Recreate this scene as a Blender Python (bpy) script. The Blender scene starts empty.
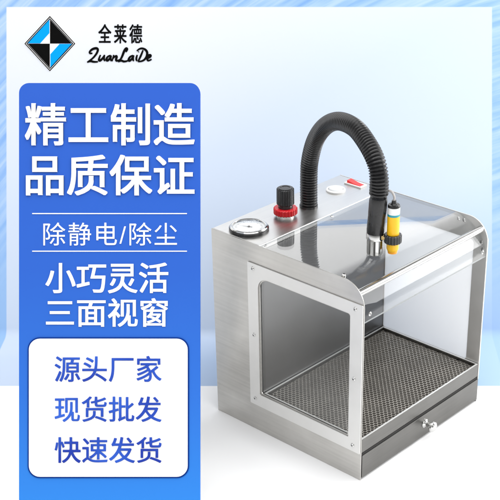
import bpy, bmesh, math, random
from mathutils import Vector, Matrix
from mathutils.geometry import tessellate_polygon
random.seed(4)
S = bpy.context.scene
COL = S.collection
PI = math.pi

# ------------------------------------------------------------------ camera, world, lamps, exposure
PITCH = math.radians(26.7745)
FPX, CX, CY = 1224.02, 307.71, 300.21           # focal length and principal point, in 500 px units
CAM = Vector((-0.06198, -1.59931, 0.98682))
cd = bpy.data.cameras.new('camera')
cam = bpy.data.objects.new('camera', cd); COL.objects.link(cam)
cam.location = CAM
cam.rotation_euler = (PI/2 - PITCH, 0, 0)
cd.sensor_width = 36.0
cd.lens = 36.0*FPX/500
cd.shift_x = (250 - CX)/500
cd.shift_y = (CY - 250)/500
cd.clip_start = 0.05; cd.clip_end = 60
S.camera = cam

W0 = bpy.data.worlds.new('World'); S.world = W0; W0.use_nodes = True
bg = W0.node_tree.nodes['Background']
bg.inputs[0].default_value = (0.9, 0.895, 0.885, 1); bg.inputs[1].default_value = 0.42

def area(name, loc, target, sx, sy, power, col=(1, 1, 1)):
    l = bpy.data.lights.new(name, 'AREA'); l.shape = 'RECTANGLE'; l.size = sx; l.size_y = sy
    l.energy = power; l.color = col
    o = bpy.data.objects.new(name, l); COL.objects.link(o); o.location = loc
    o.rotation_euler = (Vector(target) - Vector(loc)).to_track_quat('-Z', 'Y').to_euler()
    return o
area('softbox_overhead', (0.1, -0.55, 2.3), (0, 0.0, 0.1), 3.6, 3.0, 83)
area('softbox_key', (-1.5, -1.9, 1.9), (0, 0, 0.2), 1.1, 1.1, 8)
area('softbox_fill', (1.6, -1.6, 1.5), (0, 0.1, 0.2), 0.9, 0.9, 4)
area('added_side_light', (1.5, 0.30, 0.75), (0.1, 0.1, 0.15), 0.8, 0.8, 22)  # added lamp at the right, put in to whiten the right pane

S.view_settings.view_transform = 'Standard'
S.view_settings.look = 'None'
S.view_settings.exposure = 0.0
S.view_settings.gamma = 1.0
S.cycles.max_bounces = 12
S.cycles.transparent_max_bounces = 24
S.cycles.glossy_bounces = 6
S.cycles.caustics_reflective = False
S.cycles.caustics_refractive = False

# ------------------------------------------------------------------ materials
def lin(r, g, b):
    f = lambda c: (c/255/12.92) if c/255 <= .04045 else ((c/255 + .055)/1.055)**2.4
    return (f(r), f(g), f(b), 1)

class Mat:
    def __init__(s, name):
        s.m = bpy.data.materials.new(name); s.m.use_nodes = True
        s.t = s.m.node_tree; s.n = s.t.nodes; s.l = s.t.links
        s.b = s.n['Principled BSDF']; s.out = s.n['Material Output']
    def node(s, kind, **kw):
        n = s.n.new(kind)
        for k, v in kw.items(): setattr(n, k, v)
        return n
    def link(s, a, b): s.l.new(a, b)
    def set(s, **kw):
        for k, v in kw.items(): s.b.inputs[k.replace('_', ' ')].default_value = v
        return s
    def math(s, op, a, b=None, c=None):
        n = s.node('ShaderNodeMath', operation=op)
        for i, x in enumerate((a, b, c)):
            if x is None: continue
            if isinstance(x, (int, float)): n.inputs[i].default_value = x
            else: s.link(x, n.inputs[i])
        return n.outputs[0]
    def ramp(s, fac, stops):
        n = s.node('ShaderNodeValToRGB')
        e = n.color_ramp.elements
        e[0].position, e[0].color = stops[0]
        e[1].position, e[1].color = stops[-1]
        for p, c in stops[1:-1]:
            q = e.new(p); q.color = c
        s.link(fac, n.inputs[0]); return n.outputs[0]
    def mix(s, fac, a, b):
        n = s.node('ShaderNodeMix', data_type='RGBA')
        for i, x in ((0, fac), (6, a), (7, b)):
            if isinstance(x, (int, float, tuple)): n.inputs[i].default_value = x
            else: s.link(x, n.inputs[i])
        return n.outputs[2]

def plain(name, col, rough=.5, metal=0, **kw):
    M = Mat(name); M.set(Base_Color=col, Roughness=rough, Metallic=metal, **kw)
    # faint surface variation so nothing is perfectly even
    tc = M.node('ShaderNodeTexCoord'); nz = M.node('ShaderNodeTexNoise'); nz.inputs['Scale'].default_value = 90
    nz.inputs['Detail'].default_value = 3
    M.link(tc.outputs['Object'], nz.inputs['Vector'])
    mr = M.node('ShaderNodeMapRange'); mr.inputs[3].default_value = max(0, rough - .07); mr.inputs[4].default_value = min(1, rough + .07)
    M.link(nz.outputs[0], mr.inputs[0]); M.link(mr.outputs[0], M.b.inputs['Roughness'])
    return M.m

def steel(name, base, rough, stretch, metal=1.0, blotch=.10, bump=.04):
    """brushed stainless: fine streaks (stretch = scale per axis) and soft cloudy wear"""
    M = Mat(name); M.set(Metallic=metal)
    tc = M.node('ShaderNodeTexCoord')
    mp = M.node('ShaderNodeMapping'); mp.inputs['Scale'].default_value = stretch
    M.link(tc.outputs['Object'], mp.inputs[0])
    n1 = M.node('ShaderNodeTexNoise'); n1.inputs['Scale'].default_value = 1; n1.inputs['Detail'].default_value = 4
    M.link(mp.outputs[0], n1.inputs['Vector'])
    n2 = M.node('ShaderNodeTexNoise'); n2.inputs['Scale'].default_value = 22; n2.inputs['Detail'].default_value = 5
    M.link(tc.outputs['Object'], n2.inputs['Vector'])
    n3 = M.node('ShaderNodeTexNoise'); n3.inputs['Scale'].default_value = 9; n3.inputs['Detail'].default_value = 6; n3.inputs['Distortion'].default_value = 1.2
    M.link(tc.outputs['Object'], n3.inputs['Vector'])
    fac = M.math('ADD', M.math('MULTIPLY', n1.outputs[0], .35), M.math('ADD', M.math('MULTIPLY', n2.outputs[0], .30), M.math('MULTIPLY', n3.outputs[0], .35)))
    lo = tuple(c*(1 - blotch*1.6) for c in base) + (1,); hi = tuple(min(1, c*(1 + blotch*1.6)) for c in base) + (1,)
    M.link(M.ramp(fac, [(.3, lo), (.7, hi)]), M.b.inputs['Base Color'])
    mr = M.node('ShaderNodeMapRange'); mr.inputs[1].default_value = .3; mr.inputs[2].default_value = .7
    mr.inputs[3].default_value = rough - .06; mr.inputs[4].default_value = rough + .08
    M.link(fac, mr.inputs[0]); M.link(mr.outputs[0], M.b.inputs['Roughness'])
    if not bump: return M.m
    bp = M.node('ShaderNodeBump'); bp.inputs['Strength'].default_value = bump; bp.inputs['Distance'].default_value = .001
    M.link(n1.outputs[0], bp.inputs['Height']); M.link(bp.outputs[0], M.b.inputs['Normal'])
    return M.m

def acrylic(name, tint, gain, base=0.0, rough=.01):
    M = Mat(name); M.n.remove(M.b)
    tr = M.node('ShaderNodeBsdfTransparent'); tr.inputs[0].default_value = tint
    gl = M.node('ShaderNodeBsdfGlossy')
    tc = M.node('ShaderNodeTexCoord'); nz = M.node('ShaderNodeTexNoise'); nz.inputs['Scale'].default_value = 14; nz.inputs['Detail'].default_value = 6
    M.link(tc.outputs['Object'], nz.inputs['Vector'])
    M.link(M.math('MULTIPLY_ADD', M.math('SUBTRACT', nz.outputs[0], .45), .22, rough), gl.inputs['Roughness'])   # faint smears
    lw = M.node('ShaderNodeLayerWeight'); lw.inputs[0].default_value = .5      # 1 - |cos|, the same from both sides
    f = M.math('MINIMUM', M.math('MULTIPLY_ADD', M.math('POWER', lw.outputs['Facing'], 6), gain, base), 1.0)
    mx = M.node('ShaderNodeMixShader'); M.link(f, mx.inputs[0]); M.link(tr.outputs[0], mx.inputs[1]); M.link(gl.outputs[0], mx.inputs[2])
    M.link(mx.outputs[0], M.out.inputs[0]); return M.m

def whitened(name):
    M = Mat(name); M.n.remove(M.b)
    tr = M.node('ShaderNodeBsdfTransparent'); tr.inputs[0].default_value = (.96, .97, .98, 1)
    df = M.node('ShaderNodeBsdfDiffuse'); df.inputs[0].default_value = (.93, .935, .94, 1)
    tl = M.node('ShaderNodeBsdfTranslucent'); tl.inputs[0].default_value = (.95, .955, .96, 1)
    gl = M.node('ShaderNodeBsdfGlossy'); gl.inputs['Roughness'].default_value = .08
    a = M.node('ShaderNodeMixShader'); a.inputs[0].default_value = .5
    M.link(df.outputs[0], a.inputs[1]); M.link(tl.outputs[0], a.inputs[2])
    b = M.node('ShaderNodeMixShader'); b.inputs[0].default_value = .94
    M.link(tr.outputs[0], b.inputs[1]); M.link(a.outputs[0], b.inputs[2])
    c = M.node('ShaderNodeMixShader'); c.inputs[0].default_value = .06; M.link(b.outputs[0], c.inputs[1]); M.link(gl.outputs[0], c.inputs[2])
    M.link(c.outputs[0], M.out.inputs[0]); return M.m

STEEL_SIDE = steel('brushed_steel_side', (.50, .49, .468), .32, (9, 9, 260), blotch=.12, bump=.012)  # darker copy of the top steel; shaded reflection put into its base colour
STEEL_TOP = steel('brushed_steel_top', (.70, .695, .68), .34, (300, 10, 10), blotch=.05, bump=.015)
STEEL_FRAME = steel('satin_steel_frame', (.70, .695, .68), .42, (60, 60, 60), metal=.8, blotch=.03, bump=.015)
STEEL_IN = steel('darkened_inner_steel', (.21, .21, .212), .40, (8, 10, 200), blotch=.05, bump=0)  # dark reflection on the stainless inner face, put into its colour
STEEL_DARKENED = steel('darkened_brushed_steel', (.18, .177, .169), .36, (300, 10, 300), blotch=.12)  # dark surroundings mirrored in stainless, painted into the base colour
STEEL_LIP = plain('polished_edge', (.80, .80, .78, 1), .35, .55)
CHROME = plain('chrome', (.62, .62, .61, 1), .12, 1)
ROD = plain('polished_rod', (.46, .46, .45, 1), .16, 1)
HONEY = steel('honeycomb_foil', (.42, .395, .36), .38, (80, 80, 80), metal=.6, blotch=.12)
DARKPIT = plain('tray_bottom_dark', (.015, .014, .013, 1), .8)
BLACK = plain('black_rubber', (.010, .010, .011, 1), .30)
BLACKP = plain('black_plastic', (.014, .014, .015, 1), .28)
RED = plain('red_plastic', (.62, .012, .02, 1), .3)
REDSW = plain('red_rocker', (.75, .03, .03, 1), .25)
WHITEP = plain('white_plastic', (.84, .84, .83, 1), .3)
DIAL = plain('dial_paper', (.80, .81, .82, 1), .5)
GREYP = plain('grey_print', (.25, .25, .27, 1), .5)
YELLOW = plain('yellow_plastic', (.95, .52, .004, 1), .3)
ORANGE = plain('orange_plastic', (.85, .34, .01, 1), .35)
TEAL = plain('teal_band', (.02, .30, .36, 1), .35)
WIRE = plain('grey_cable', (.42, .40, .39, 1), .45)
BRASS = plain('brass', (.62, .45, .20, 1), .28, 1)
COVER = acrylic('clear_cover', (.975, .98, .98, 1), 7.5, .012)
PANE = acrylic('clear_pane', (.94, .945, .945, 1), 1.5, .05)
EDGE = plain('sawn_acrylic_edge', (.62, .64, .65, 1), .3)
WHITENED = whitened('whitened_pane')  # clear pane painted white for the bright background seen through it

# ------------------------------------------------------------------ mesh helpers
class MB:
    """collects shapes; build() links them as ONE mesh object"""
    def __init__(s): s.v = []; s.f = []; s.mi = []; s.sm = []
    def add(s, vs, fs, mi=0, smooth=False):
        o = len(s.v); s.v += [tuple(v) for v in vs]
        for f in fs: s.f.append([i + o for i in f]); s.mi.append(mi); s.sm.append(smooth)
    def box(s, x0, x1, y0, y1, z0, z1, mi=0):
        v = [(x, y, z) for x in (x0, x1) for y in (y0, y1) for z in (z0, z1)]
        s.add(v, [(0, 1, 3, 2), (4, 6, 7, 5), (0, 4, 5, 1), (2, 3, 7, 6), (0, 2, 6, 4), (1, 5, 7, 3)], mi)
    def lathe(s, c, axis, prof, seg=32, mi=0, smooth=True, cap0=True, cap1=True):
        """prof = [(radius, height)...] round axis through c; sharp profile corners are split"""
        axis = Vector(axis).normalized(); c = Vector(c)
        a = axis.orthogonal().normalized(); b = axis.cross(a)
        ring = lambda r, h: [c + axis*h + (a*math.cos(2*PI*k/seg) + b*math.sin(2*PI*k/seg))*r for k in range(seg)]
        for (r0, h0), (r1, h1) in zip(prof, prof[1:]):
            s.add(ring(r0, h0) + ring(r1, h1), [(k, (k+1) % seg, seg + (k+1) % seg, seg + k) for k in range(seg)], mi, smooth)
        if cap0 and prof[0][0] > 1e-6: s.add(ring(*prof[0]), [list(range(seg))[::-1]], mi)
        if cap1 and prof[-1][0] > 1e-6: s.add(ring(*prof[-1]), [list(range(seg))], mi)
    def sweep(s, pts, rad, seg=20, mi=0, up=None):
        """tube through pts; rad is a number or a list"""
        n = len(pts); pts = [Vector(p) for p in pts]
        if isinstance(rad, (int, float)): rad = [rad]*n
        T = [(pts[min(i+1, n-1)] - pts[max(i-1, 0)]).normalized() for i in range(n)]
        a = T[0].orthogonal().normalized() if up is None else Vector(up)
        vs = []
        for p, t, r in zip(pts, T, rad):
            a = (a - t*a.dot(t)).normalized(); b = t.cross(a)
            vs += [p + (a*math.cos(2*PI*k/seg) + b*math.sin(2*PI*k/seg))*r for k in range(seg)]
        fs = [(i*seg + k, i*seg + (k+1) % seg, (i+1)*seg + (k+1) % seg, (i+1)*seg + k) for i in range(n-1) for k in range(seg)]
        s.add(vs, fs, mi, True)
        s.add(vs[:seg], [list(range(seg))[::-1]], mi); s.add(vs[-seg:], [list(range(seg))], mi)
    def plate(s, outer, holes, thick, M, mi=0, mi_edge=None):
        """flat plate from 2-D loops, extruded by thick along local +z, placed by matrix M"""
        loops = [[Vector((x, y, 0)) for x, y in l] for l in [outer] + holes]
        flat = [v for l in loops for v in l]
        tris = tessellate_polygon(loops)
        n = len(flat)
        lo = [M @ v for v in flat]; hi = [M @ (v + Vector((0, 0, thick))) for v in flat]
        s.add(lo, [t for t in tris], mi); s.add(hi, [t[::-1] for t in tris], mi)
        k = 0
        for l in loops:
            m = len(l)
            s.add(lo[k:k+m] + hi[k:k+m], [(i, (i+1) % m, m + (i+1) % m, m + i) for i in range(m)], mi if mi_edge is None else mi_edge)
            k += m
    def build(s, name, mats, parent=None, off=None, bevel=0, seg=2, merge=True):
        me = bpy.data.meshes.new(name)
        o3 = Vector(off) if off is not None else Vector((0, 0, 0))
        me.from_pydata([Vector(v) - o3 for v in s.v], [], s.f)
        for m in (mats if isinstance(mats, (list, tuple)) else [mats]): me.materials.append(m)
        for p, i, sm in zip(me.polygons, s.mi, s.sm): p.material_index = i; p.use_smooth = sm
        bm = bmesh.new(); bm.from_mesh(me)
        if merge: bmesh.ops.remove_doubles(bm, verts=bm.verts, dist=1e-6)
        bmesh.ops.recalc_face_normals(bm, faces=bm.faces)
        for e in bm.edges:
            if len(e.link_faces) == 2 and e.calc_face_angle(0) > .6: e.smooth = False
        bm.to_mesh(me); bm.free()
        o = bpy.data.objects.new(name, me); COL.objects.link(o)
        if parent is not None: o.parent = parent
        if bevel:
            md = o.modifiers.new('bevel', 'BEVEL'); md.width = bevel; md.segments = seg; md.limit_method = 'ANGLE'; md.angle_limit = .7
        return o

def tag(o, label=None, cat=None, group=None, kind=None):
    for k, v in (('label', label), ('category', cat), ('group', group), ('kind', kind)):
        if v: o[k] = v
    return o
def empty(name, loc, rot=(0, 0, 0)):
    o = bpy.data.objects.new(name, None); o.empty_display_size = .05; COL.objects.link(o)
    o.location = loc; o.rotation_euler = rot; return o
def rrect(x0, x1, y0, y1, r, n=8):
    """rounded rectangle loop; r = radius or (bl, br, tr, tl)"""
    if isinstance(r, (int, float)): r = (r,)*4
    out = []
    for (cx, cy, a0, q) in ((x0, y0, PI, r[0]), (x1, y0, 1.5*PI, r[1]), (x1, y1, 0, r[2]), (x0, y1, .5*PI, r[3])):
        sx = 1 if cx == x0 else -1; sy = 1 if cy == y0 else -1
        if q <= 1e-6: out.append((cx, cy)); continue
        for k in range(n + 1):
            a = a0 + .5*PI*k/n
            out.append((cx + sx*q + q*math.cos(a), cy + sy*q + q*math.sin(a)))
    return out

# ------------------------------------------------------------------ the setting: one white paper sweep with a printed upper part
def floor_y(v):
    """where the image row v (500 px) meets the table"""
    return CAM.y + CAM.z/math.tan(PITCH + math.atan((v - CY)/FPX))
def depth_of(y): return (y - CAM.y)*math.cos(PITCH) + CAM.z*math.sin(PITCH)
YB = 0.224                                        # the foot of the leaning back part
ZB = depth_of(YB); KB = ZB/FPX                    # metres per pixel on it
V0 = CY + FPX*math.tan(math.atan2(CAM.z, YB - CAM.y) - PITCH)
def bx(u): return CAM.x + (u - CX)*KB             # world x of an image column on the leaning part
def bs(v): return (V0 - v)*KB                     # distance up the leaning part from its foot
TH = PI/2 - PITCH
R = .02; TL = R*math.tan(TH/2)
prof = []                                         # (y, z, s)
for y in [-6, -3, -1.5, -.8, -.4, -.2, -.1, 0, .05, .1, .15]: prof.append((y, 0, y - YB))
for k in range(17):
    a = TH*k/16
    prof.append((YB - TL + R*math.sin(a), R - R*math.cos(a), -TL + 2*TL*k/16))
for s in [.06, .1, .2, .3, .4, .5, .6, .8, 1.0, 1.25, 1.5]: prof.append((YB + s*math.sin(PITCH), s*math.cos(PITCH), s))
me = bpy.data.meshes.new('backdrop')
XS = [-3.0, -1.5, -.8, -.4, 0, .4, .8, 1.5, 3.0]
vs = [(x, y, z) for y, z, s in prof for x in XS]
nx = len(XS)
me.from_pydata(vs, [], [(i*nx + j, i*nx + j + 1, (i+1)*nx + j + 1, (i+1)*nx + j) for i in range(len(prof)-1) for j in range(nx-1)])
uvl = me.uv_layers.new(name='UVMap')
for lp in me.loops: uvl.data[lp.index].uv = (vs[lp.vertex_index][0], prof[lp.vertex_index//nx][2])
for p in me.polygons: p.use_smooth = True

M = Mat('printed_paper'); M.set(Roughness=.75); M.b.inputs['Specular IOR Level'].default_value = .15
uv = M.node('ShaderNodeUVMap'); uv.uv_map = 'UVMap'
sp = M.node('ShaderNodeSeparateXYZ'); M.link(uv.outputs[0], sp.inputs[0])
X, Y = sp.outputs[0], sp.outputs[1]
def step(a, edge, w=.0008):
    n = M.node('ShaderNodeMapRange'); n.inputs[1].default_value = edge - w; n.inputs[2].default_value = edge + w
    M.link(a, n.inputs[0]); return n.outputs[0]
def rng(a, lo, hi):
    n = M.node('ShaderNodeMapRange'); n.inputs[1].default_value = lo; n.inputs[2].default_value = hi
    M.link(a, n.inputs[0]); return n.outputs[0]
SB = floor_y(386) - YB                            # lower end of the print, on the table
inside = M.math('MULTIPLY', M.math('MULTIPLY', step(X, bx(6.5)), M.math('SUBTRACT', 1, step(X, bx(492)))), M.math('SUBTRACT', 1, step(Y, bs(7))))
printed = M.math('MULTIPLY', step(Y, SB), M.math('SUBTRACT', 1, step(Y, bs(-2))))
printed = M.math('MULTIPLY', printed, M.math('MULTIPLY', step(X, bx(-3)), M.math('SUBTRACT', 1, step(X, bx(504)))))
# the pale printed field: white at the upper left, faint blue towards the lower right
diag = M.math('ADD', M.math('MULTIPLY', rng(Y, bs(0), bs(386)), .75), M.math('MULTIPLY', rng(X, bx(120), bx(500)), .42))
field = M.ramp(diag, [(.05, lin(253, 253, 255)), (.40, lin(228, 239, 255)), (.72, lin(223, 236, 255)), (1.0, lin(188, 216, 252))])
# the border: sweeping brush streaks along arcs
dx = M.math('SUBTRACT', X, bx(700)); dy = M.math('SUBTRACT', Y, bs(720))
rad = M.math('POWER', M.math('ADD', M.math('MULTIPLY', dx, dx), M.math('MULTIPLY', dy, dy)), .5)
ang = M.math('ARCTAN2', dy, dx)
cb = M.node('ShaderNodeCombineXYZ'); M.link(M.math('MULTIPLY', rad, 85), cb.inputs[0]); M.link(M.math('MULTIPLY', ang, 7), cb.inputs[1])
n1 = M.node('ShaderNodeTexNoise'); n1.inputs['Scale'].default_value = 1; n1.inputs['Detail'].default_value = 5; n1.inputs['Distortion'].default_value = .4
M.link(cb.outputs[0], n1.inputs['Vector'])
streak = M.ramp(n1.outputs[0], [(.30, lin(140, 185, 246)), (.47, lin(168, 205, 252)), (.6, lin(190, 219, 255)), (.74, lin(212, 232, 255))])
soft = M.mix(rng(X, bx(200), bx(480)), lin(168, 207, 253), lin(178, 209, 250))
border = M.mix(rng(Y, bs(170), bs(300)), streak, soft)
art = M.mix(inside, border, field)
dim = M.node('ShaderNodeMix', data_type='RGBA', blend_type='MULTIPLY'); dim.inputs[0].default_value = 1
M.link(art, dim.inputs[6]); dim.inputs[7].default_value = (.695, .712, .735, 1); art = dim.outputs[2]      # ink reflectance
M.link(M.mix(printed, (.93, .93, .93, 1), art), M.b.inputs['Base Color'])
me.materials.append(M.m)
bd = bpy.data.objects.new('backdrop', me); COL.objects.link(bd); tag(bd, kind='structure')

# ------------------------------------------------------------------ lettering
def text_mesh(name, body, x0, x1, y0, y1, z, depth, mat, parent, bold=0.0, space=1.0):
    c = bpy.data.curves.new('tmp', 'FONT'); c.body = body; c.extrude = .01; c.resolution_u = 6
    c.space_character = space
    o = bpy.data.objects.new('tmp', c); COL.objects.link(o)
    bpy.context.view_layer.update()
    m = bpy.data.meshes.new_from_object(o.evaluated_get(bpy.context.evaluated_depsgraph_get()))
    bpy.data.objects.remove(o); bpy.data.curves.remove(c)
    xs = [v.co.x for v in m.vertices]; ys = [v.co.y for v in m.vertices]
    ax, bx_, ay, by = min(xs), max(xs), min(ys), max(ys)
    for v in m.vertices:
        v.co = Vector((x0 + (v.co.x - ax)/(bx_ - ax)*(x1 - x0), y0 + (v.co.y - ay)/(by - ay)*(y1 - y0), z + (v.co.z + .01)/.02*depth))
    if bold:                                       # a heavier weight: the same glyphs laid again, slightly shifted, each a hair higher
        vs_ = [v.co.copy() for v in m.vertices]; fs_ = [list(p.vertices) for p in m.polygons]
        em = (y1 - y0)*bold; V_, F_ = [], []
        mx_, my_ = (x0 + x1)/2, (y0 + y1)/2         # keep the heavier letters inside the same box
        kx, ky = 1 - 2*em/(x1 - x0), 1 - 1.6*em/(y1 - y0)
        for v in m.vertices: v.co.x = mx_ + (v.co.x - mx_)*kx; v.co.y = my_ + (v.co.y - my_)*ky
        for k in range(9):
            F_ += [[i + len(V_) for i in f] for f in fs_]
            V_ += [v + Vector(((k % 3 - 1)*em, (k//3 - 1)*em*.8, k*.00004)) for v in vs_]
        m.clear_geometry(); m.from_pydata(V_, [], F_)
    m.name = name; m.materials.clear(); m.materials.append(mat)
    for p in m.polygons: p.material_index = 0
    o = bpy.data.objects.new(name, m); COL.objects.link(o); o.parent = parent
    return o

# ------------------------------------------------------------------ the blue sign board standing on the table
VS = 536.0
YS = floor_y(VS); KS = depth_of(YS)/FPX
UC = 109.5
sign = empty('sign_board', (CAM.x + (UC - CX)*KS, YS, 0), (TH, 0, 0))
tag(sign, 'tall blue advertising board with white Chinese lettering leaning back beside the steel box', 'sign board')
sx = lambda u: (u - UC)*KS
sy = lambda v: (VS - v)*KS
Mb = Mat('sign_blue'); Mb.set(Roughness=.5); Mb.b.inputs['Specular IOR Level'].default_value = .02
tc = Mb.node('ShaderNodeTexCoord'); sp = Mb.node('ShaderNodeSeparateXYZ'); Mb.link(tc.outputs['Object'], sp.inputs[0])
mr = Mb.node('ShaderNodeMapRange'); mr.inputs[1].default_value = sy(83); mr.inputs[2].default_value = sy(500); Mb.link(sp.outputs[1], mr.inputs[0])
Mb.link(Mb.ramp(mr.outputs[0], [(0, lin(50, 92, 187)), (.45, lin(50, 97, 192)), (.75, lin(52, 111, 204)), (1, lin(54, 131, 219))]), Mb.b.inputs['Base Color'])
SIGNBLUE = Mb.m
SIGNWHITE = plain('sign_white', (.93, .93, .93, 1), .6); SIGNDARK = plain('sign_dark_blue', lin(12, 50, 128), .6, Specular_IOR_Level=.05)
BOARDBACK = plain('board_back', (.8, .8, .8, 1), .7)
Mi = Mat('card_ink'); Mi.set(Roughness=.6); Mi.b.inputs['Specular IOR Level'].default_value = .2
tc = Mi.node('ShaderNodeTexCoord'); wv = Mi.node('ShaderNodeTexNoise'); wv.inputs['Scale'].default_value = 16; wv.inputs['Detail'].default_value = 0
Mi.link(tc.outputs['Object'], wv.inputs['Vector'])
Mi.link(Mi.ramp(wv.outputs[0], [(.30, lin(30, 56, 160)), (.72, lin(48, 96, 202))]), Mi.b.inputs['Base Color'])
CARDINK = Mi.m
I4 = Matrix.Identity(4)
T = lambda z: Matrix.Translation((0, 0, z))
b = MB(); b.plate(rrect(sx(19), sx(200), .004, sy(83), (0, 0, 10*KS, 10*KS)), [], .008, T(-.008))
b.build('board', SIGNBLUE, sign)
b = MB(); b.plate(rrect(sx(19.3), sx(199.7), .0043, sy(83.3), (0, 0, 10*KS, 10*KS)), [], .0012, T(-.0094))  # unseen white sheet, added to keep blue bounce off floor and steel
b.build('bounce_sheet', BOARDBACK, sign)
b = MB(); b.add([(-.06, .45, -.0096), (.06, .45, -.0096), (.06, .45, -.0136), (-.06, .45, -.0136),
                 (-.07, .12, -.19), (.07, .12, -.19), (.07, .116, -.1935), (-.07, .116, -.1935)],
                [(0, 1, 2, 3), (4, 7, 6, 5), (0, 4, 5, 1), (1, 5, 6, 2), (2, 6, 7, 3), (3, 7, 4, 0)])
# the foot of the strut reaches the table
Rx = Matrix.Rotation(-TH, 4, 'X')
for i in (4, 5, 6, 7):
    x, y, z = b.v[i]; yw = .30 if i in (4, 5) else .304
    loc = Rx @ Vector((x, yw, 0)); b.v[i] = (x, loc.y, loc.z)
b.build('easel_strut', BOARDBACK, sign)
text_mesh('lettering', '精工制造', sx(26), sx(194), sy(145), sy(104), .0002, .0022, SIGNWHITE, sign, .017)
text_mesh('lettering', '品质保证', sx(27), sx(194), sy(195), sy(155.5), .0002, .0022, SIGNWHITE, sign, .017)
text_mesh('lettering', '除静电/除尘', sx(43.5), sx(177), sy(245.5), sy(222.5), .0002, .0008, SIGNWHITE, sign, 0.0, 1.12)
text_mesh('lettering', '小巧灵活', sx(46), sx(168), sy(293), sy(263), .0002, .0008, SIGNWHITE, sign, .014)
text_mesh('lettering', '三面视窗', sx(46.5), sx(167.5), sy(326.5), sy(298.5), .0002, .0008, SIGNWHITE, sign, .014)
for v in (213.6, 251.2):
    b = MB(); b.box(sx(32.3), sx(187), sy(v + .5), sy(v - .5), .0002, .0008); b.build('rule_line', SIGNWHITE, sign)
b = MB()
b.plate(rrect(sx(27.9), sx(189.1), sy(477.9), sy(337.3), 12*KS), [], .0010, T(.0002), 1)
b.plate(rrect(sx(29.2), sx(187.8), sy(476.6), sy(338.6), 11*KS), [], .0008, T(.0013), 0)
card = b.build('card', [SIGNWHITE, SIGNDARK], sign)
text_mesh('lettering', '源头厂家', sx(55.3), sx(161.5), sy(381.5), sy(356), .0023, .0005, CARDINK, card, .010)
text_mesh('lettering', '现货批发', sx(55.3), sx(161.5), sy(421.5), sy(396.5), .0023, .0005, CARDINK, card, .010)
text_mesh('lettering', '快速发货', sx(55.3), sx(161.5), sy(462.5), sy(437), .0023, .0005, CARDINK, card, .010)

# ------------------------------------------------------------------ the maker's mark fixed to the back sheet
u0, v0 = 89.0, 71.0
logo = empty('brand_mark', (bx(u0), YB + bs(v0)*math.sin(PITCH), bs(v0)*math.cos(PITCH)), (TH, 0, 0))
tag(logo, 'blue and black diamond emblem with black brush lettering on the pale backdrop', 'logo')
lx = lambda u: (u - u0)*KB
ly = lambda v: (v0 - v)*KB
INK = plain('black_ink', (.004, .004, .004, 1), .7, Specular_IOR_Level=.02); LOGOBLUE = plain('logo_blue', lin(0, 150, 250), .6, Specular_IOR_Level=.05)
PAPERW = plain('logo_white', (.9, .9, .9, 1), .6)
b = MB()
ec = (50, 43.7)
def dia(w, h): return [(lx(ec[0] - w), ly(ec[1])), (lx(ec[0]), ly(ec[1] + h)), (lx(ec[0] + w), ly(ec[1])), (lx(ec[0]), ly(ec[1] - h))]
P = lambda *q: [(lx(ec[0] + a), ly(ec[1] + c)) for a, c in q]
b.plate(dia(25.4, 27.6), [dia(24.3, 26.4)], .0006, T(.0006), 1)
b.plate(dia(23.4, 25.4), [dia(22.4, 24.3)], .0006, T(.0006), 1)
W_, H_ = 21.9, 23.8
b.plate(P((0.15, -H_), (0.15, -.1), (W_, -.1)), [], .0006, T(.0006), 1)
b.plate(P((-.15, H_), (-.15, .1), (-W_, .1)), [], .0006, T(.0006), 1)
b.plate(P((-.5, -H_), (-W_, -.3), (-9.7, -.3), (-.5, -10.6)), [], .0006, T(.0006), 2)
b.plate(P((.5, H_), (W_, .3), (9.7, .3), (.5, 10.6)), [], .0006, T(.0006), 2)
b.plate(dia(26, 28.2), [], .0004, T(.0001), 0)
b.build('emblem', [PAPERW, INK, LOGOBLUE], logo)
text_mesh('lettering', '全莱德', lx(98.6), lx(142), ly(43.2), ly(24.4), .0002, .0004, INK, logo, .014, 1.35)
# hand-drawn script word, strokes in pixels of an enlarged view (5.556 per pixel, origin 75,15)
strokes = [
 [(97, 212), (84, 216), (80, 206), (95, 190), (120, 183), (130, 193), (118, 220), (92, 248), (68, 263)],
 [(68, 263), (86, 254), (105, 262), (128, 260)],
 [(142, 222), (130, 248), (138, 256), (154, 242), (165, 222)], [(165, 222), (157, 249), (168, 255)],
 [(199, 225), (184, 228), (173, 247), (180, 256), (193, 244), (202, 225)], [(202, 225), (194, 250), (204, 255)],
 [(216, 222), (206, 257)], [(210, 242), (226, 226), (234, 230), (226, 252), (236, 256), (250, 248)],
 [(283, 206), (294, 192), (286, 182), (274, 198), (262, 232), (250, 252), (240, 261)], [(240, 261), (256, 250), (274, 262), (294, 254)],
 [(323, 225), (308, 229), (296, 249), (303, 257), (318, 243), (327, 224)], [(327, 224), (318, 250), (328, 255)],
 [(346, 222), (336, 250), (346, 255)], [(352, 206), (355, 203)],
 [(378, 196), (366, 230), (350, 259)], [(350, 259), (374, 259), (397, 238), (404, 208), (388, 188), (360, 184), (344, 200)],
 [(403, 242), (418, 236), (423, 224), (411, 222), (400, 244), (407, 258), (426, 246)]]
cu = bpy.data.curves.new('tmp', 'CURVE'); cu.dimensions = '3D'; cu.bevel_depth = .92*KB; cu.bevel_resolution = 3; cu.use_fill_caps = True; cu.resolution_u = 8
for st in strokes:
    s = cu.splines.new('NURBS'); s.points.add(len(st) - 1); s.order_u = 3; s.use_endpoint_u = True
    for i, (a, c) in enumerate(st):
        s.points[i].co = (lx(75 + a/5.556), ly(15 + c/5.556), 0, 1)
        e = min(i, len(st) - 1 - i)/max(1, (len(st) - 1)/2)
        s.points[i].radius = .8 + .6*e
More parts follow.
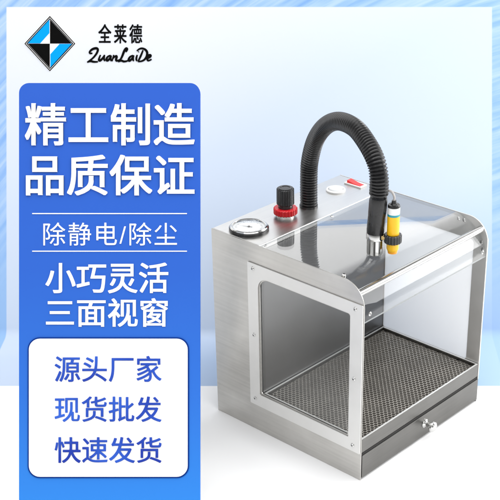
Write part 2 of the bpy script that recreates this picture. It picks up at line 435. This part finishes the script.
o = bpy.data.objects.new('tmp', cu); COL.objects.link(o); bpy.context.view_layer.update()
m = bpy.data.meshes.new_from_object(o.evaluated_get(bpy.context.evaluated_depsgraph_get()))
bpy.data.objects.remove(o)
for v in m.vertices: v.co.z = .0008 + v.co.z*.3
m.name = 'lettering'; m.materials.clear(); m.materials.append(INK)
for p in m.polygons: p.material_index = 0
o = bpy.data.objects.new('lettering', m); COL.objects.link(o); o.parent = logo

# ------------------------------------------------------------------ the machine: a bench-top dust box
L, Wd, H, D, TT = .2790, .2822, .300, .0921, .0655
CT = Vector((L/2, Wd/2, 0))
box = empty('dust_removal_box', (0, 0, 0), (0, 0, math.radians(-41.5469)))
tag(box, 'stainless steel benchtop dust box with clear cover, black hose arch and honeycomb tray', 'dust box')
SH = .0015
YZ = lambda y: Matrix(((1, 0, 0, 0), (0, 0, 1, y), (0, 1, 0, 0), (0, 0, 0, 1)))     # plate (x, z) -> world, thickness along +y
def part(b, name, mats, parent=box, bevel=0, seg=2, merge=True):
    return b.build(name, mats, parent, CT, bevel, seg, merge)

# housing: the hollow rear column
b = MB(); b.box(.0, D, SH + .0002, Wd - SH - .0002, .002, H)
hs = part(b, 'housing', [STEEL_TOP], bevel=.0012)
# inner face of the chamber
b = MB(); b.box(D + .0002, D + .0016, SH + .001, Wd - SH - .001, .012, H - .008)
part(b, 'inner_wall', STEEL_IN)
RC = .034; RV = .060
def outline(inset=0):
    x1 = L - inset; z1 = H - inset; r = RC - inset
    pts = [(.0, .0), (x1, .0)]
    if inset: pts = []
    pts += [(x1 - r + r*math.cos(a), z1 - r + r*math.sin(a)) for a in [PI/2*k/14 for k in range(15)]]
    pts += [(0, H)]
    return pts
hole = rrect(.0925, .2555, .0655, .2515, (.004, .004, .004, .017))
holeR = rrect(.0945, .2555, .0655, .2640, (.004, .004, .006, .004))
for nm, y, hl in (('side_panel', 0, hole), ('side_panel', Wd - SH, holeR)):
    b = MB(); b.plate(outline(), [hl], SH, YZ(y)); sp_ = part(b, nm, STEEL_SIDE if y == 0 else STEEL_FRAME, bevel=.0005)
    if y > 0: panelR = sp_
def screw(c, n, r=.0029, h=.0016):
    b = MB(); b.lathe(c, n, [(r, 0), (r, h*.45), (r*.8, h*.85), (r*.45, h)], 16)
    n = Vector(n)
    return b, n
def add_screw(c, n, parent, r=.0029, h=.0016):
    b, n = screw(c, n, r, h)
    # cross recess as two dark bars just proud of the head
    a = n.orthogonal().normalized(); t = random.uniform(0, 1.5)
    q = n.cross(a)
    d1 = a*math.cos(t) + q*math.sin(t); d2 = n.cross(d1)
    c = Vector(c)
    for p_, w_ in ((d1, d2), (d2, d1)):
        z = n*(h*1.02 + (.00012 if p_ is d2 else 0))
        e = [c + z + p_*r*.55*i + w_*r*.12*j for i, j in ((-1, -1), (1, -1), (1, 1), (-1, 1))]
        f = [x - n*.0006 for x in e]
        b.add(e + f, [(0, 1, 2, 3), (4, 7, 6, 5), (0, 4, 5, 1), (1, 5, 6, 2), (2, 6, 7, 3), (3, 7, 4, 0)], 1)
    return part(b, 'screw', [CHROME, BLACKP], parent)

# window frames with their panes (left one in view, right one on the outside)
fr_out = rrect(.0713, .2783, .0435, .2715, .0015, 3)
fr_in = rrect(.0905, .2575, .0635, .2535, (.002, .002, .003, .019))
b = MB(); b.plate(fr_out, [fr_in], .0018, YZ(-.0020)); fl = part(b, 'window_frame', STEEL_FRAME, bevel=.0004)
for x, z in ((.0815, .2635), (.0815, .1595), (.0815, .0545), (.2655, .2630), (.2655, .1585), (.2655, .0535)):
    add_screw((x, -.0020, z), (0, -1, 0), fl)
b = MB(); b.plate(rrect(.0860, .2620, .0590, .2580, .008), [], .0025, YZ(SH + .0004)); part(b, 'pane', PANE, fl)
b = MB(); b.plate(fr_out, [rrect(.0925, .2575, .0635, .2660, .003)], .0018, YZ(Wd + .0002)); frr = part(b, 'window_frame', STEEL_FRAME, bevel=.0004)
for x, z in ((.0815, .2635), (.0815, .1595), (.0815, .0545), (.2655, .2630), (.2655, .1585), (.2655, .0535)):
    add_screw((x, Wd + .0020, z), (0, 1, 0), frr)
b = MB(); b.plate(rrect(.0945, .2555, .0655, .2640, (.004, .004, .006, .004)), [], .0012, YZ(Wd - SH + .0001)); part(b, 'pane', WHITENED, panelR)
for x, z in ((.2265, .2900), (.2365, .2900), (.2685, .2640), (.2715, .2540)):
    add_screw((x, Wd - SH, z), (0, -1, 0), panelR, .0030)

# clear bent cover between the side panels
def cover_prof(ins, flap):
    r = RV - ins; cx = L - RV; cz = H - RV
    pts = [(D + .0006, H - ins)]
    ae = math.acos(max(0, (flap - cz)/r))
    pts += [(cx + r*math.sin(a), cz + r*math.cos(a)) for a in [ae*k/20 for k in range(21)]]
    return pts
po, pi_ = cover_prof(.0006, .2445), cover_prof(.0032, .2445)
b = MB(); ya, yb = SH + .0006, Wd - SH - .0006
n = len(po)
for pr in (po, pi_):
    b.add([(x, y, z) for x, z in pr for y in (ya, yb)], [(2*i, 2*i+1, 2*i+3, 2*i+2) for i in range(n-1)], 0, True)
for y in (ya, yb):
    b.add([(x, y, z) for x, z in po] + [(x, y, z) for x, z in pi_], [(i, i+1, n+i+1, n+i) for i in range(n-1)], 0)
for i in (0, n-1):
    b.add([(po[i][0], ya, po[i][1]), (po[i][0], yb, po[i][1]), (pi_[i][0], yb, pi_[i][1]), (pi_[i][0], ya, pi_[i][1])], [(0, 1, 2, 3)], 1)
cov = part(b, 'cover', [COVER, EDGE])
add_screw((D + .006, .008, H - .0006), (0, 0, 1), cov, .0024, .0014)
add_screw((D + .006, Wd*.52, H - .0006), (0, 0, 1), cov, .0024, .0014)
add_screw((.238, .006, .2968), (.25, 0, 1), cov, .0030, .0060)
add_screw((L - .0006, .0125, .2550), (1, 0, 0), cov, .0030)
add_screw((L - .0006, Wd - .0125, .2550), (1, 0, 0), cov, .0030)
# cross rod inside the bend
b = MB(); b.lathe((.2668, SH + .0003, .2844), (0, 1, 0), [(.0052, 0), (.0052, Wd - 2*SH - .0006)], 28); part(b, 'cross_rod', ROD)

# tray with honeycomb, and the floor of the chamber
b = MB()
x0, x1, y0, y1 = D + .0026, L - .0004, SH + .0006, Wd - SH - .0006
rw = .0032
b.box(x0, x0 + rw, y0, y1, .044, TT); b.box(x1 - rw, x1, y0, y1, .044, TT)
b.box(x0 + rw, x1 - rw, y0, y0 + rw, .044, TT); b.box(x0 + rw, x1 - rw, y1 - rw, y1, .044, TT)
tray = part(b, 'tray', STEEL_DARKENED, bevel=.0004)
b = MB()
for xa, xb, yc, yd in ((x0 + .0004, x0 + rw - .0004, y0 + .0004, y1 - .0004), (x1 - rw + .0004, x1 - .0004, y0 + .0004, y1 - .0004),
                       (x0 + rw, x1 - rw, y0 + .0004, y0 + rw - .0004), (x0 + rw, x1 - rw, y1 - rw + .0004, y1 - .0004)):
    b.box(xa, xb, yc, yd, TT + .0001, TT + .0005)
part(b, 'rim_lip', STEEL_LIP, tray)
# honeycomb cells: hexagons in rows running diagonally across the tray
b = MB()
hx0, hx1, hy0, hy1 = x0 + rw + .0003, x1 - rw - .0003, y0 + rw + .0003, y1 - rw - .0003
a0 = math.radians(-47); ca, sa = math.cos(a0), math.sin(a0)
px, py = .0058, .0054; wall = .00052; ztop, zbot = .0612, .0520
hexo = [(px*.5, -py/6*1.0), (px*.5, py/6), (0, py/1.5*.75 + py*.17), (-px*.5, py/6), (-px*.5, -py/6), (0, -(py/1.5*.75 + py*.17))]
hexo = [(px*.5, -py*.333), (px*.5, py*.333), (0, py*.667), (-px*.5, py*.333), (-px*.5, -py*.333), (0, -py*.667)]
sc_in = 1 - 2*wall/px
mx, my = (hx0 + hx1)/2, (hy0 + hy1)/2
for j in range(-60, 61):
    for i in range(-60, 61):
        lx_, ly_ = (i + .5*(j % 2))*px, j*py
        cx, cy = mx + lx_*ca - ly_*sa, my + lx_*sa + ly_*ca
        if not (hx0 - .001 < cx < hx1 + .001 and hy0 - .001 < cy < hy1 + .001): continue
        def W_at(s, z):
            out = []
            for hx, hy in hexo:
                x = cx + (hx*ca - hy*sa)*s; y = cy + (hx*sa + hy*ca)*s
                out.append((min(hx1, max(hx0, x)), min(hy1, max(hy0, y)), z))
            return out
        zt = ztop + random.uniform(-.0001, .0001)
        v = W_at(1, ztop) + W_at(sc_in, ztop) + W_at(sc_in, zbot)
        b.add(v, [(k, (k+1) % 6, 6 + (k+1) % 6, 6 + k) for k in range(6)] + [(6 + k, 6 + (k+1) % 6, 12 + (k+1) % 6, 12 + k) for k in range(6)])
part(b, 'honeycomb', HONEY, tray, merge=False)
b = MB(); b.box(x0 + rw + .0001, x1 - rw - .0001, y0 + rw + .0001, y1 - rw - .0001, .046, .0515); part(b, 'tray_bottom', DARKPIT, tray)
# drawer below the tray
b = MB(); b.box(L - .0016, L + .0008, SH + .0012, Wd - SH + .0004, .0035, .0395)
b.box(D + .004, L - .0018, SH + .003, Wd - SH - .003, .005, .0385)
dr = part(b, 'drawer', STEEL_DARKENED, bevel=.0005)
b = MB(); b.box(L - .006, L - .0002, SH + .0004, Wd - SH - .0004, .0400, .0436); part(b, 'shadow_gap', DARKPIT)
kc = Vector((L + .0008, .1460, .0245)); ex = (1, 0, 0)
b = MB()
b.lathe(kc, ex, [(.0068, 0), (.0068, .0012), (.0050, .0022), (.0033, .0040), (.0030, .0085), (.0042, .0105), (.0068, .0120), (.0080, .0142), (.0076, .0165), (.0054, .0184), (.0, .0190)], 28)
part(b, 'handle', CHROME, dr)
# rubber feet
for fx, fy in ((.02, .02), (.02, Wd - .02), (L - .02, .02), (L - .02, Wd - .02)):
    b = MB(); b.lathe((fx, fy, 0), (0, 0, 1), [(.007, 0), (.007, .0019)], 20); part(b, 'rubber_foot', BLACK)

# pressure gauge let into the top
g = Vector((.0425, .0325, H))
b = MB()
b.lathe(g, (0, 0, 1), [(.0282, 0), (.0282, .0035), (.0270, .0048)], 56, 0, cap0=False, cap1=False)
b.lathe(g, (0, 0, 1), [(.0270, .0048), (.0262, .0060), (.0245, .0066), (.0232, .0062), (.0226, .0040)], 56, 1, cap0=False, cap1=False)
ga = part(b, 'pressure_gauge', [BLACKP, CHROME])
b = MB(); b.lathe(g, (0, 0, 1), [(.0226, .0030), (.0226, .0038), (0, .0038)], 48, 0, cap0=False)
for k in range(33):
    a = math.radians(225 - 270*k/32); ln = .0030 if k % 4 == 0 else .0018; wd_ = .00025 if k % 4 else .00045
    u = Vector((math.cos(a), math.sin(a), 0)); w = Vector((-u.y, u.x, 0))
    e = [g + Vector((0, 0, .00395)) + u*r_ + w*s_ for r_, s_ in ((.0195, -wd_), (.0195 - ln, -wd_), (.0195 - ln, wd_), (.0195, wd_))]
    b.add(e, [(0, 1, 2, 3)], 1)
part(b, 'dial', [DIAL, GREYP], ga)
b = MB(); a = math.radians(205); u = Vector((math.cos(a), math.sin(a), 0)); w = Vector((-u.y, u.x, 0)); z = Vector((0, 0, .0045))
b.add([g + z - u*.005 + w*.0008, g + z - u*.005 - w*.0008, g + z + u*.016], [(0, 1, 2)], 0)
b.lathe(g + Vector((0, 0, .0039)), (0, 0, 1), [(.0018, 0), (.0018, .0012)], 16); part(b, 'needle', BLACKP, ga)
b = MB(); b.lathe(g, (0, 0, 1), [(.0225, .0056), (.0, .0058)], 48, cap0=False); part(b, 'glass', PANE, ga)

# air regulator knob with its red locking collar
k0 = Vector((.0483, .1023, H))
b = MB(); b.lathe(k0, (0, 0, 1), [(.0125, 0), (.0125, .004)], 32)
reg = part(b, 'regulator', STEEL_FRAME)
b = MB()
seg = 72
def ridged(c, prof_, nr, amp, mi=0):
    vs_ = []
    for r_, h_ in prof_:
        for k in range(seg*2):
            a = PI*k/seg
            rr = r_ + (amp if (k*nr*2//(seg*2)) % 2 == 0 else -amp)*(1 if r_ > .004 else 0)
            vs_.append(c + Vector((rr*math.cos(a), rr*math.sin(a), h_)))
    m_ = seg*2
    b.add(vs_, [(i*m_ + k, i*m_ + (k+1) % m_, (i+1)*m_ + (k+1) % m_, (i+1)*m_ + k) for i in range(len(prof_)-1) for k in range(m_)], mi)
    b.add(vs_[-m_:], [list(range(m_))], mi)
ridged(k0, [(.0158, .0042), (.0167, .0052), (.0167, .0125), (.0158, .0135)], 24, .0006)
part(b, 'locking_collar', RED, reg)
b = MB()
b.lathe(k0, (0, 0, 1), [(.0105, .0137), (.0105, .0185)], 36)
ridged(k0, [(.0110, .0186), (.0124, .0200), (.0122, .0420), (.0112, .0432)], 24, .0004)
b.lathe(k0, (0, 0, 1), [(.0098, .0433), (.0098, .0440), (.0070, .0440), (.0068, .0434), (0, .0434)], 36)
part(b, 'knob', BLACKP, reg)

# round white push button
p0 = Vector((.0382, .2260, H))
b = MB(); b.lathe(p0, (0, 0, 1), [(.0152, 0), (.0150, .0018), (.0138, .0030), (.0118, .0030), (.0114, .0016)], 44, cap1=False)
bt = part(b, 'push_button', WHITEP)
b = MB(); b.lathe(p0, (0, 0, 1), [(.0110, .0010), (.0110, .0030), (.0096, .0042), (.0, .0045)], 40); part(b, 'plunger', plain('clear_grey_plastic', (.60, .61, .62, 1), .18), bt)
# rocker switch: white bezel, red rocker
b = MB(); c0 = Vector((.0455, .2640, H))
b.plate(rrect(-.0165, .0165, -.0082, .0082, .0015, 3), [rrect(-.0135, .0135, -.0056, .0056, .0008, 2)], .0022, Matrix.Translation(c0))
sw = part(b, 'rocker_switch', WHITEP, bevel=.0004)
b = MB(); x, y, z = c0
b.add([(x-.0130, y-.0052, z), (x+.0130, y-.0052, z), (x+.0130, y+.0052, z), (x-.0130, y+.0052, z),
       (x-.0126, y-.0052, z+.0062), (x+.0005, y-.0052, z+.0034), (x+.0126, y-.0052, z+.0022),
       (x-.0126, y+.0052, z+.0062), (x+.0005, y+.0052, z+.0034), (x+.0126, y+.0052, z+.0022)],
      [(4, 5, 8, 7), (5, 6, 9, 8), (0, 4, 7, 3), (1, 2, 9, 6), (0, 1, 6, 5, 4), (3, 7, 8, 9, 2)])
part(b, 'rocker', REDSW, sw, bevel=.0005)

# black corrugated hose arching from the column to the nozzle in the cover
B0 = Vector((.0497, .1510, H)); N0 = Vector((.2236, .0870, H)); dv = (N0 - B0); span = dv.length; dv.normalize()
ctl = [(.0006, .000), (.0006, .045), (.004, .0736), (.0202, .1088), (.0488, .1380), (.0856, .1561), (.1269, .1599), (.156, .1507), (.1819, .1341), (.1930, .1137), (.1937, .0838), (.1878, .030)]
cp = [B0 + dv*s_ + Vector((0, 0, h_)) for s_, h_ in ctl]
def catmull(cp, per=60):
    out = []
    P_ = [cp[0]*2 - cp[1]] + cp + [cp[-1]*2 - cp[-2]]
    for i in range(1, len(P_) - 2):
        a, b_, c, d = P_[i-1:i+3]
        for k in range(per):
            t = k/per
            out.append(.5*((2*b_) + (c - a)*t + (2*a - 5*b_ + 4*c - d)*t*t + (3*b_ - a - 3*c + d)*t**3))
    return out + [cp[-1]]
fine = catmull(cp)
for _ in range(60):                                   # relax the arch so its curvature is even
    fine = [fine[0]] + [(fine[i-1] + fine[i]*2 + fine[i+1])/4 for i in range(1, len(fine)-1)] + [fine[-1]]
acc = [0]
for a, c in zip(fine, fine[1:]): acc.append(acc[-1] + (c - a).length)
def at(s_):
    lo, hi = 0, len(acc) - 1
    while hi - lo > 1:
        m_ = (lo + hi)//2
        if acc[m_] <= s_: lo = m_
        else: hi = m_
    t = (s_ - acc[lo])/max(1e-9, acc[hi] - acc[lo]); return fine[lo].lerp(fine[hi], t)
tot = acc[-1]
cuff0 = next(i for i in range(len(fine)) if i > len(fine)*.6 and fine[i].z < H + .0840)
sC = acc[cuff0]
pitch = .0041; nr = int(sC/pitch); pts, rads = [], []
for i in range(nr):
    for f_, r_ in ((0, .0108), (.18, .0117), (.34, .0128), (.62, .0128), (.80, .0117)):
        pts.append(at((i + f_)*pitch)); rads.append(r_)
b = MB(); b.sweep(pts, rads, 32)
b.lathe(B0, (0, 0, 1), [(.0136, 0), (.0136, .0030), (.0126, .0034)], 32)
hose = part(b, 'hose', BLACK)
b = MB()
cl = [at(sC + (tot - sC)*k/12) for k in range(13)]
b.sweep(cl, [.0112, .0122, .0122, .0122, .0122, .0122, .0118, .0120, .0120, .0120, .0120, .0120, .0116], 32)
part(b, 'cuff', BLACKP, hose)
end = cl[-1]; ax = Vector((0, 0, -1))
b = MB()
b.lathe(end, (0, 0, -1), [(.0118, -.001), (.0122, 0), (.0122, .0075), (.0112, .0085)], 36)
for k in range(10):
    a = 2*PI*k/10; u = Vector((math.cos(a), math.sin(a), 0)); w = Vector((-u.y, u.x, 0))
    z0, z1 = end.z - .0086, H + .0010
    e = [end*1 + u*r_ + w*s_ for r_ in (.0086, .0108) for s_ in (-.0022, .0022)]
    vv = [Vector((q.x, q.y, z_)) for z_ in (z0, z1) for q in e]
    b.add(vv, [(0, 1, 3, 2), (4, 6, 7, 5), (0, 4, 5, 1), (2, 3, 7, 6), (0, 2, 6, 4), (1, 5, 7, 3)])
b.lathe((end.x, end.y, H - .0004), (0, 0, 1), [(.0084, 0), (.0084, end.z - H - .008)], 28, 1)
part(b, 'nozzle', [CHROME, STEEL_DARKENED], hose)

# yellow sensor clamped to the nozzle
s0 = Vector((.2490, .0950, H + .0045))
b = MB()
RS = .0083
b.lathe(s0, (0, 0, 1), [(.0068, .004), (.0074, .0055), (RS, .0075), (RS, .0545)], 36, 0)
sen = part(b, 'light_sensor', YELLOW)
b = MB(); b.lathe(s0, (0, 0, 1), [(.0064, .0010), (.0066, .0039)], 28); part(b, 'lens_ring', ORANGE, sen)
b = MB(); b.lathe(s0, (0, 0, 1), [(RS, .0546), (RS, .0576)], 36); part(b, 'teal_band', TEAL, sen)
b = MB(); b.lathe(s0, (0, 0, 1), [(RS, .0577), (RS, .0668)], 36); 
part(b, 'white_band', WHITEP, sen)
b = MB(); b.lathe(s0, (0, 0, 1), [(RS, .0669), (RS, .0690), (.0076, .0704), (.0050, .0706), (.0034, .0720), (.0030, .0760), (0, .0760)], 36); part(b, 'end_cap', BLACKP, sen)
b = MB(); seg = 36; ridged(s0, [(.0108, .0160), (.0118, .0170), (.0118, .0270), (.0108, .0280)], 18, .0003); part(b, 'clamp_nut', BLACKP, sen)
b = MB()
mid = (s0 + Vector((end.x, end.y, H)))/2
dirn = (Vector((end.x, end.y, 0)) - Vector((s0.x, s0.y, 0))).normalized()
b.lathe(s0 + Vector((0, 0, .0225)) + dirn*.0112, dirn, [(.0030, 0), (.0030, .0030), (.0022, .0032), (.0022, .0060)], 20)
b.lathe(s0 + Vector((0, 0, .0225)) + dirn*.0125 - Vector((dirn.y, -dirn.x, 0))*.002, Vector((-dirn.y, dirn.x, 0))*-1, [(.0028, -.004), (.0028, .006), (.0018, .0075)], 16)
part(b, 'clamp_screw', BRASS, sen)
top = s0 + Vector((0, 0, .0755))
wp = [top, top + Vector((0, 0, .006)), top + dirn*.004 + Vector((0, 0, .0125)), top + dirn*.0095 + Vector((0, 0, .0120)), top + dirn*.0125 + Vector((0, 0, .004)),
      top + dirn*.0130 + Vector((0, 0, -.018)), top + dirn*.0135 + Vector((0, 0, -.036)), top + dirn*.0140 + Vector((0, 0, -.046))]
b = MB(); b.sweep(catmull(wp, 10), .0016, 14); part(b, 'cable', WIRE, sen)
